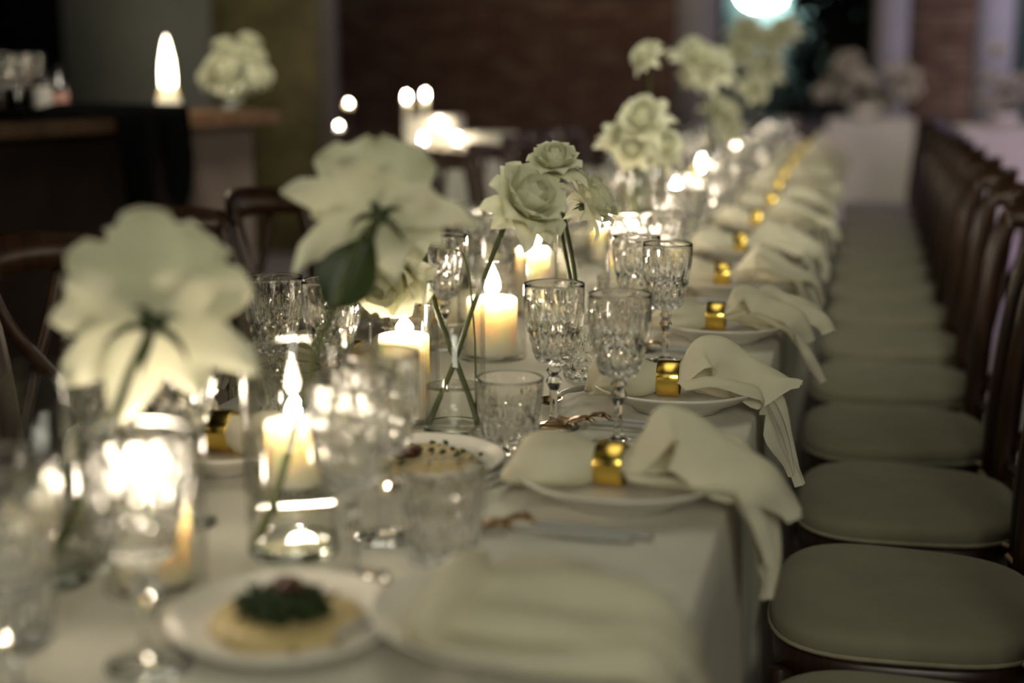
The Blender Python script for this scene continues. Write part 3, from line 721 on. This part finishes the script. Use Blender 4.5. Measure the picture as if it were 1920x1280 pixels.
# left row plates and napkins glimpsed between the glasses
for i in range(1, 9):
    y = RY[i]+(-.06 if i == 3 else .03); x = -.725
    place('plate', build_plate, (x, y, TZ+.0006), 0, 'round cream dinner plate under the %s napkin from the camera, left row' % ORD[i], 'dinner plates of the left row')
    napkin(i, x, y, PI, 'left')
    place('ring', build_ring, (x, y, PLATE_Z+.0255), 0, 'polished brass napkin ring on the %s napkin from the camera, left row' % ORD[i], 'napkin rings of the left row')

# ================================================================== FOOD
def dish(label, x, y, r, herbs, seed):
    t = thing('sharing_plate', label, 'plate', (x, y, TZ+.0006))
    pr = [(.0005, .002), (r*.72, .002), (r*.9, .006), (r, .016), (r*.99, .0185), (r*.965, .017), (r*.9, .010), (r*.85, .008), (.0005, .008)]
    mesh('dish', *lathe(pr, 56), M_PORC, t)
    rr = random.Random(seed)
    h = lathe([(r*k, z) for k, z in ((.66, .008), (.64, .0125), (.56, .0155), (.46, .0135), (.32, .0165))]+[(.0005, .016)], 48, lambda i, a, z: 1+.04*math.sin(3*a+i)+.025*math.sin(7*a+2*i))
    tag(mesh('hummus', *h, M_HUMMUS, loc=(x, y, TZ+.0006)), 'smooth hummus spread on the %s' % ('nearest sharing plate' if herbs else 'second sharing plate'), 'food')
    V, Fc = [], []
    n = 620 if herbs else 60
    for i in range(n):
        a = rr.uniform(0, 2*PI); q = (r*.30 if herbs else r*.60)*math.sqrt(rr.random())
        c = Vector((q*math.cos(a)*1.25, q*math.sin(a), .0165+rr.uniform(0, .020 if herbs else .004)*(1-q/(r*.7)))); d = Vector((rr.gauss(0, 1), rr.gauss(0, 1), rr.gauss(0, .5))).normalized(); s = d.orthogonal().normalized()*.0035; k = len(V); L = .011
        V += [c, c+d*L*.5+s, c+d*L, c+d*L*.5-s]; Fc.append((k, k+1, k+2, k+3))
    g = tag(mesh('herbs', V, Fc, M_HERB, loc=(x, y, TZ+.0006), smooth=False), 'chopped green herbs heaped on the %s' % ('nearest hummus plate' if herbs else 'second hummus plate'), 'herbs'); g['kind'] = 'stuff'
    for k in range(3):
        a = rr.uniform(0, 2*PI); q = r*.28*rr.random()
        o = mesh('tomato_piece', *lathe([(.0005, 0), (.007, .001), (.010, .006), (.006, .011), (.0005, .012)], 10, lambda i, a, z: 1+.2*math.sin(2*a)), M_TOMATO, loc=(x+q*math.cos(a)-.01, y+q*math.sin(a), TZ+.018+(.014 if herbs else 0)))
        tag(o, 'roasted red tomato piece among the herbs on the %s hummus plate' % ('nearest' if herbs else 'second'), 'food', 'tomato pieces on the %s plate' % ('nearest' if herbs else 'second'))
dish('white rimmed sharing plate of hummus and herbs, nearest the camera', -.455, 1.055, .100, True, 1)
dish('white sharing plate of hummus behind the second tumbler', -.490, 1.550, .100, False, 2)

# ================================================================== CANDLES + VASES + ROSES
T1 = TZ+.0006
def flame_size(y): return (.046, .0115) if y < 1.3 else (.055, .0135) if y < 3.2 else (.040, .0105)
FL = {1: (.030, .010), 2: (.024, .012)}
CN = [(-.612, 1.125, .034, .075, .048, .14), (-.603, 1.440, .034, .072, .058, .21), (-.578, 1.760, .034, .112, .047, .135), (-.572, 2.200, .041, .092, .057, .165),
      (-.60, 2.62, .032, .12, .05, .15), (-.47, 2.95, .035, .08, .05, .13), (-.59, 3.35, .036, .09, .052, .15), (-.47, 3.90, .034, .10, .05, .15), (-.53, 4.2, .036, .09, .05, .15),
      (-.510, 4.72, .034, .09, .05, .14), (-.56, 5.15, .036, .10, .05, .15), (-.48, 5.65, .035, .09, .05, .15), (-.55, 6.48, .035, .09, .05, .15), (-.5, 6.95, .035, .09, .05, .15), (-.52, 7.7, .035, .09, .05, .15)]
for i, (x, y, r, h, hr, hh) in enumerate(CN):
    candle('lit ivory pillar candle in clear glass, %s candle from the camera' % ORD[i], (x, y, T1+.0068), r, h, FL.get(i) or flame_size(y))
    hurricane('clear glass cylinder around the %s candle from the camera' % ORD[i], (x, y, T1), hr, hh)
V0, V1, V2, V3 = at(95, 1085, TZ), at(552, 1036, TZ), at(852, 812, TZ), at(1090, 662, TZ)
V4 = at(885, 592, TZ)
VS = [(V0, .045, .20, .05), (V1, .0445, .205, .05), (V2, .040, .20, .062), (V3, .045, .20, .05), (V4, .028, .205, .04)]
for i, (p, r, h, wt) in enumerate(VS):
    vase('clear straight cylinder vase holding %s' % ['the nearest white rose', 'the tall rose with a dark leaf', 'two crossing rose stems', 'a rose seen from behind', 'nothing, slim, behind the crossing stems'][i], (p.x, p.y, T1), r, h, wt)
def px(pts, z): return [atz(a, b, z) for a, b in pts]
z0 = 1.235; z1 = 1.387; z2 = 1.84; z3 = 2.3
camd = lambda P: (CAM-Vector(P)).normalized()
# rose 1, nearest
c = atz(288, 600, z0)
rose('huge soft white rose nearest the camera, left foreground', c, camd(c)*-.80+UP*.62+RT*.12, .089, 11, reflex=.35, openness=1.0, stem=px([(243, 700), (215, 790), (178, 880), (140, 960), (100, 1045)], z0), stem_r=.0042)
c = atz(710, 398, z1)
lf = atz(612, 545, z1-.01)
rose('large reflexed white rose with dark leaf on a tall stem', c, UP*.62+RT*-.05+camd(c)*-.78, .073, 23, px([(676, 450), (630, 570), (590, 670), (556, 790), (518, 925), (485, 1008)], z1),
     leaf=[(atz(618, 575, z1), (atz(690, 455, z1)-atz(618, 575, z1)), camd(c)*.9+RT*-.2, .082, .032), (atz(600, 590, z1), (atz(690, 545, z1)-atz(600, 590, z1)), UP, .05, .006)], stem_r=.0038)
c = atz(738, 500, z2)
rose('drooping white rose tucked below the large reflexed rose', c, RT*-.35+UP*-.55+camd(c)*.75, .068, 31, px([(790, 468), (800, 510), (822, 590), (856, 680), (884, 755), (897, 800)], z2), calyx=False, openness=.9)
c = atz(978, 392, z2)
rose('open white rose with spiral folds facing the camera', c, camd(c)*.62+UP*.5+RT*.45, .060, 47, px([(945, 428), (910, 515), (880, 595), (850, 685), (820, 755), (803, 798)], z2+.01), calyx=False, openness=.95)
c = atz(1040, 318, z2+.02)
rose('small half-open white rose on top of its neighbours', c, UP*.8+camd(c)*.55, .040, 53, px([(1045, 352), (1060, 420), (1078, 520), (1085, 640)], z3-.1), calyx=False, openness=.9)
c = atz(1098, 385, z2+.08)
rose('white rose turned away showing its green calyx', c, UP*.5+RT*.8+camd(c)*-.1, .044, 61, px([(1062, 415), (1054, 440), (1072, 540), (1084, 640)], z3-.06))
# thin leaves behind
lp = atz(868, 474, 1.9); tg = thing('thin_leaf_sprig', 'thin green leaf sprig arching beside the crossing stems', 'leaf', lp)
mesh('leaf', *leaf_mesh(Vector((0, 0, 0)), atz(800, 452, 1.9)-lp, UP, .05, .004), M_STEM, tg)
mesh('stem', *tube(cat([Vector((0, 0, 0)), atz(880, 520, 1.88)-lp, atz(890, 640, 1.86)-lp, atz(893, 780, 1.84)-lp], 10), .0014, 6), M_STEM, tg)
# farther rose clusters down the centre of the table (each on the table's centre line)
XC = -.53
CL = [('cluster nearest the window pillar', [(1160, 268, 40), (1210, 232, 52), (1240, 280, 42), (1190, 290, 40)], 1195),
      ('single rose', [(1215, 108, 32)], 1232), ('pair before the dark window', [(1300, 115, 50), (1335, 132, 44), (1310, 140, 36)], 1330),
      ('tall bunch before the lit window', [(1400, 60, 38), (1445, 80, 40), (1385, 100, 34), (1440, 130, 34), (1470, 60, 30)], 1420), ('low roses past the glasses', [(1412, 168, 30), (1350, 215, 40), (1370, 250, 26)], 1385)]
for ci, (nm, L, vx) in enumerate(CL):
    avy = sum(a[1] for a in L)/len(L); ctr = atX(vx, avy, XC)
    vp = Vector((XC, ctr.y, T1)); hv = min(.24, max(.14, ctr.z-TZ-.06))
    vase('clear cylinder vase under the white rose %s' % nm, vp, .042, hv, .05)
    for k, (x, y, rp) in enumerate(L):
        d = ray(x, y); zz = (ctr-CAM).dot(FW)+random.Random(ci*9+k).uniform(-.05, .05); c = atz(x, y, zz)
        rr = random.Random(ci*31+k); rs = min(.085, rp*zz/F)
        ax = UP*.6+RT*rr.uniform(-.5, .5)+camd(c)*rr.uniform(.4, .9)
        rim = vp+Vector((rr.uniform(-.02, .02), rr.uniform(-.02, .02), hv))
        rose('blurred white rose, %s of the %s' % (ORD[k], nm) if len(L) > 1 else 'lone blurred white rose on a tall stem before the brick wall', c, ax, rs, 200+ci*17+k, [(c*.6+rim*.4), rim, vp+Vector((0, 0, .02))], single=rp > 36, group='roses farther down the table')

# ================================================================== LEFT BACKGROUND: bar with candle, bouquet, black cloth
BZ = 1.05
b0, b1 = at(525, 206, BZ), at(-40, 232, BZ)
bd = (b1-b0).normalized(); bn = Vector((bd.y, -bd.x, 0)); bn = bn if bn.y > 0 else -bn      # along the front edge, and away from the camera
def barbox(u0, u1, v0, v1, z0_, z1_):
    out = []
    for z in (z0_, z1_):
        for u, v in ((u0, v0), (u1, v0), (u1, v1), (u0, v1)):
            q = b0+bd*u+bn*v; out.append((q.x-b0.x, q.y-b0.y, z))
    return out, [(3, 2, 1, 0), (4, 5, 6, 7), (0, 1, 5, 4), (1, 2, 6, 5), (2, 3, 7, 6), (3, 0, 4, 7)]
Lb = (b1-b0).length+.5
bar = thing('bar_counter', 'dark wooden bar counter along the left side of the room', 'counter', (b0.x, b0.y, 0))
mesh('countertop', *barbox(0, Lb, 0, .55, BZ-.045, BZ), M_BARWOOD, bar, smooth=False)
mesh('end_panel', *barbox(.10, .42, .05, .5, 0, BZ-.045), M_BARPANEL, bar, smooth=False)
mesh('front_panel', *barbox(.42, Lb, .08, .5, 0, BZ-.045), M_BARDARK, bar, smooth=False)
def onbar(pxx, v):
    u = 0
    best = None
    for k in range(400):
        q = b0+bd*(k*.005)+bn*v; q.z = BZ; x = q-CAM; X = 960+F*x.dot(RT)/x.dot(FW)
        if best is None or abs(X-pxx) < best[0]: best = (abs(X-pxx), q.copy())
    return best[1]
q = onbar(318, .05)
t = thing('taper_candle', 'stout ivory candle with a tall bright flame on the bar', 'candle', q)
sx = (q-CAM).dot(FW)/F
mesh('wax', *lathe([(.0005, .001), (27*sx, .001), (28*sx, 10*sx), (22*sx, 30*sx), (17*sx, 42*sx), (15*sx, 52*sx), (.0005, 50*sx)], 20), M_WAX, t)
mesh('flame', *lathe([(12*sx, 0), (14*sx, 12*sx), (14*sx, 32*sx), (12*sx, 55*sx), (8*sx, 76*sx), (4*sx, 92*sx), (.0004, 101*sx)], 16), emit('bar_candle_flame', (1, .82, .6), 18), t).location = (0, 0, 44*sx)
q = onbar(440, .22)
vase('short clear vase under the bouquet on the bar', (q.x, q.y, BZ+.0006), .03, .06, .03)
rr = random.Random(77); k = 0
for k in range(11):
    a = k*2.4; rad = 52*math.sqrt(k/11); c = atz(442+rad*math.cos(a)*1.1, 128+rad*math.sin(a), (q-CAM).dot(FW)+rr.uniform(-.04, .05))
    rose('white rose in the round bouquet standing on the bar', c, UP*.5+camd(c)*.5+RT*(math.cos(a)*.6)-UP*(math.sin(a)*.4), 27*sx, 400+k, [c*.5+Vector((q.x, q.y, BZ+.06))*.5, Vector((q.x, q.y, BZ+.02))], single=False, group='roses of the bouquet on the bar', name='bouquet_rose')
# black cloth thrown over the bar front
V = []; NU, NV = 60, 26
u0c = (onbar(345, 0)-b0).dot(bd); u1c = (onbar(-60, 0)-b0).dot(bd)
for i in range(NU):
    u = u0c+(u1c-u0c)*i/(NU-1); s = i/(NU-1)
    hang = .30*max(0, 1-((s-.085)/.125)**2)+.52*max(0, 1-((s-.30)/.085)**2)**.5+.012
    for j in range(NV):
        t_ = j/(NV-1)
        if t_ < .45: vb = .02+.28*min(1, max(0, (s-.03)/.12)); v = vb-(vb+.02)*t_/.45; z = BZ+.022+.012*math.sin(s*9+1)*math.sin(t_*7)**2+.018*math.exp(-((s-.26)/.10)**2)
        else:
            e = (t_-.45)/.55; v = -.02-.012*math.sin(s*40)*e-.01*e; z = BZ+.018-hang*e
        q = b0+bd*u+bn*v; V.append((q.x, q.y, z))
tag(mesh('draped_cloth', V, grid_faces(NU, NV), M_BLACK), 'black cloth thrown over the front edge of the bar', 'cloth')
for i, (x_, hgt, lm) in enumerate(((84, 105, M_LABEL), (114, 82, M_LABEL2))):
    q = onbar(x_, .34); s_ = (q-CAM).dot(FW)/F
    t = thing('bottle', ['dark bottle with pale label on the bar, taller', 'dark bottle with pinkish label on the bar, shorter'][i], 'bottle', q)
    mesh('body', *lathe([(.0005, .001), (15*s_, .001), (16*s_, 4*s_), (16*s_, hgt*.6*s_), (13*s_, hgt*.7*s_), (6*s_, hgt*.8*s_), (5*s_, hgt*1.1*s_), (.0005, hgt*1.1*s_)], 20), M_BOTTLE, t)
    mesh('bottle_label', *lathe([(16.3*s_, 12*s_), (16.3*s_, hgt*.5*s_)], 20), lm, t)
for i, x_ in enumerate((8, 38, 62)):
    q = onbar(x_, .30+.03*i); dup(proto['goblet'], (q.x, q.y, BZ+.0006), i, 'crystal goblet on the dark end of the bar, %s of three from the left' % ORD[i], 'goblets on the bar')

# ================================================================== CANDLE TABLE in the middle distance
ct = at(838, 276, .80)
t = thing('side_table', 'small round cloth-covered table of candles before the brick wall', 'table', (ct.x, ct.y, 0))
def rm(i, a, z): return 1+(.05*math.sin(9*a)*(1-z/.74) if z < .72 else 0)
mesh('tablecloth', *lathe([(.37, .05), (.36, .3), (.35, .6), (.345, .78), (.335, .798), (.0005, .80)], 64, rm), M_CLOTH, t)
mesh('pedestal', *tube([(0, 0, 0), (0, 0, .79)], .04), M_WOOD, t)
cz = (ct-CAM).dot(FW)
for i, (a, b, dd) in enumerate(((762, 168, .08), (797, 164, .10), (822, 217, 0), (793, 267, -.1), (857, 266, -.08))):
    fp = atz(a, b, cz+dd); h = fp.z-.802-.02
    t = candle('slim lit taper candle on the side table, %s' % ['tallest at the left', 'tallest at the right', 'middle height', 'low at the left', 'low at the right'][i], (fp.x, fp.y, .8005), .013, max(.03, h-.03), (.036, .0095), 'taper candles on the side table', 'taper_candle')
    mesh('candle_foot', *lathe([(.0005, .0005), (.035, .0005), (.036, .004), (.016, .008), (.014, .02)], 20), M_BRONZE, t)
st = atz(655, 240, 7.6); tops = [atz(662, 190, 7.6), atz(650, 232, 7.6)]
t = thing('candle_stand', 'slender black iron floor stand holding two tealights by the wall corner', 'candle stand', (st.x, st.y, 0))
mesh('pole', *tube([(0, 0, .01), (0, 0, tops[0].z-.05)], .008), M_FRAME, t)
mesh('base', *lathe([(.0005, .0005), (.13, .0005), (.13, .008), (.02, .014), (.0005, .016)], 24), M_FRAME, t)
for i, p in enumerate(tops):
    d = Vector((p.x-st.x, 0, 0)).normalized()*.06 if i else Vector((0, 0, 0)); z = p.z-.034
    mesh('tray', *lathe([(.0005, z-.008), (.03, z-.006), (.032, z-.001), (.0005, z-.001)], 20), M_FRAME, t).location = d
    if i: mesh('arm', *tube([(0, 0, z-.02), (d.x*.6, 0, z-.018), (d.x, 0, z-.006)], .004), M_FRAME, t)
    candle('small lit tealight on the iron floor stand, %s' % ('upper', 'lower')[i], (st.x+d.x, st.y, z-.0005), .018, .02, (.014, .005), 'tealights on the iron stand', 'tealight')
for x_, y_, w2, d2, h2 in ((ct.x-.10, ct.y+.12, .13, .09, .15), (ct.x+.20, ct.y+.10, .12, .10, .07)):  # white blocks added behind the low tapers to catch their light
    V, f = box(x_-w2, x_+w2, y_-d2, y_+d2, .8005, .8005+h2, .006)
    tag(mesh('glow_catcher', V, f, M_CLOTH, smooth=False), 'added white cloth-covered block catching candlelight on the side table, %s one' % ('taller' if h2 > .1 else 'lower'), 'light block', 'light blocks on the side table')
# ================================================================== HEAD TABLES in the far right
hA = at(1550, 222, .74); HX0 = hA.x; HY = hA.y
HY = 12.6; HX0 = atY(1552, 222, HY).x; HX1 = atY(1716, 222, HY).x
def far_table(nm, x0, x1, y0, y1, lab, clab, seed):
    t = thing('head_table', lab, 'table', ((x0+x1)/2, (y0+y1)/2, 0)); hx, hy = (x1-x0)/2-.03, (y1-y0)/2-.03
    mesh('tabletop', *box(-hx, hx, -hy, hy, .70, .733), M_BARWOOD, t)
    for x in (-hx+.05, hx-.05):
        for y in (-hy+.05, hy-.05): mesh('leg', *box(x-.02, x+.02, y-.02, y+.02, 0, .70), M_BARWOOD, t)
    tablecloth('tablecloth', clab, x0, x1, y0, y1, .74, .70, seed, M_CLOTH, amp=.02, dy=.06)
far_table('a', HX0, HX1, HY, HY+.8, 'far table standing crosswise beyond the row of chairs', 'lilac-lit white tablecloth on the far crosswise table', 8)
GX0 = atY(1800, 222, 11.2).x
far_table('b', GX0, GX0+1.6, 11.2, 12.0, 'far table at the right behind the chair backs', 'lilac-lit white tablecloth on the far right table', 9)
def arrangement(lab, cx, cy, w_, h_, Y, n, seed, grp):
    rr = random.Random(seed); c0 = atY(cx, cy, Y); s_ = (c0-CAM).dot(FW)/F
    base = Vector((c0.x, Y+.25, .741))
    tv = thing('flower_bowl', 'low bowl of %s' % lab, 'bowl', base); mesh('bowl', *lathe([(.0005, .001), (.07, .001), (.12, .05), (.14, .10), (.13, .10), (.10, .05), (.0005, .04)], 24), M_PORC, tv)
    for k in range(n):
        a = rr.uniform(0, 2*PI); q = math.sqrt(rr.random())
        c = atY(cx+w_*q*math.cos(a), cy+h_*q*math.sin(a), Y+.25+rr.uniform(-.12, .12))
        rose('blush white rose in %s' % lab, c, UP*.6+camd(c)*.5+RT*rr.uniform(-.6, .6), s_*rr.uniform(11, 18), seed*50+k, [c*.5+base*.5+Vector((0, 0, .1)), base+Vector((0, 0, .05))], single=False, group='roses of %s' % lab, name='arrangement_rose', m=M_PETAL2)
arrangement('the flower arrangement on the far crosswise table', 1622, 158, 98, 52, HY, 34, 3, '')
arrangement('the flower arrangement on the far right table', 1890, 150, 66, 60, 11.2, 22, 4, '')
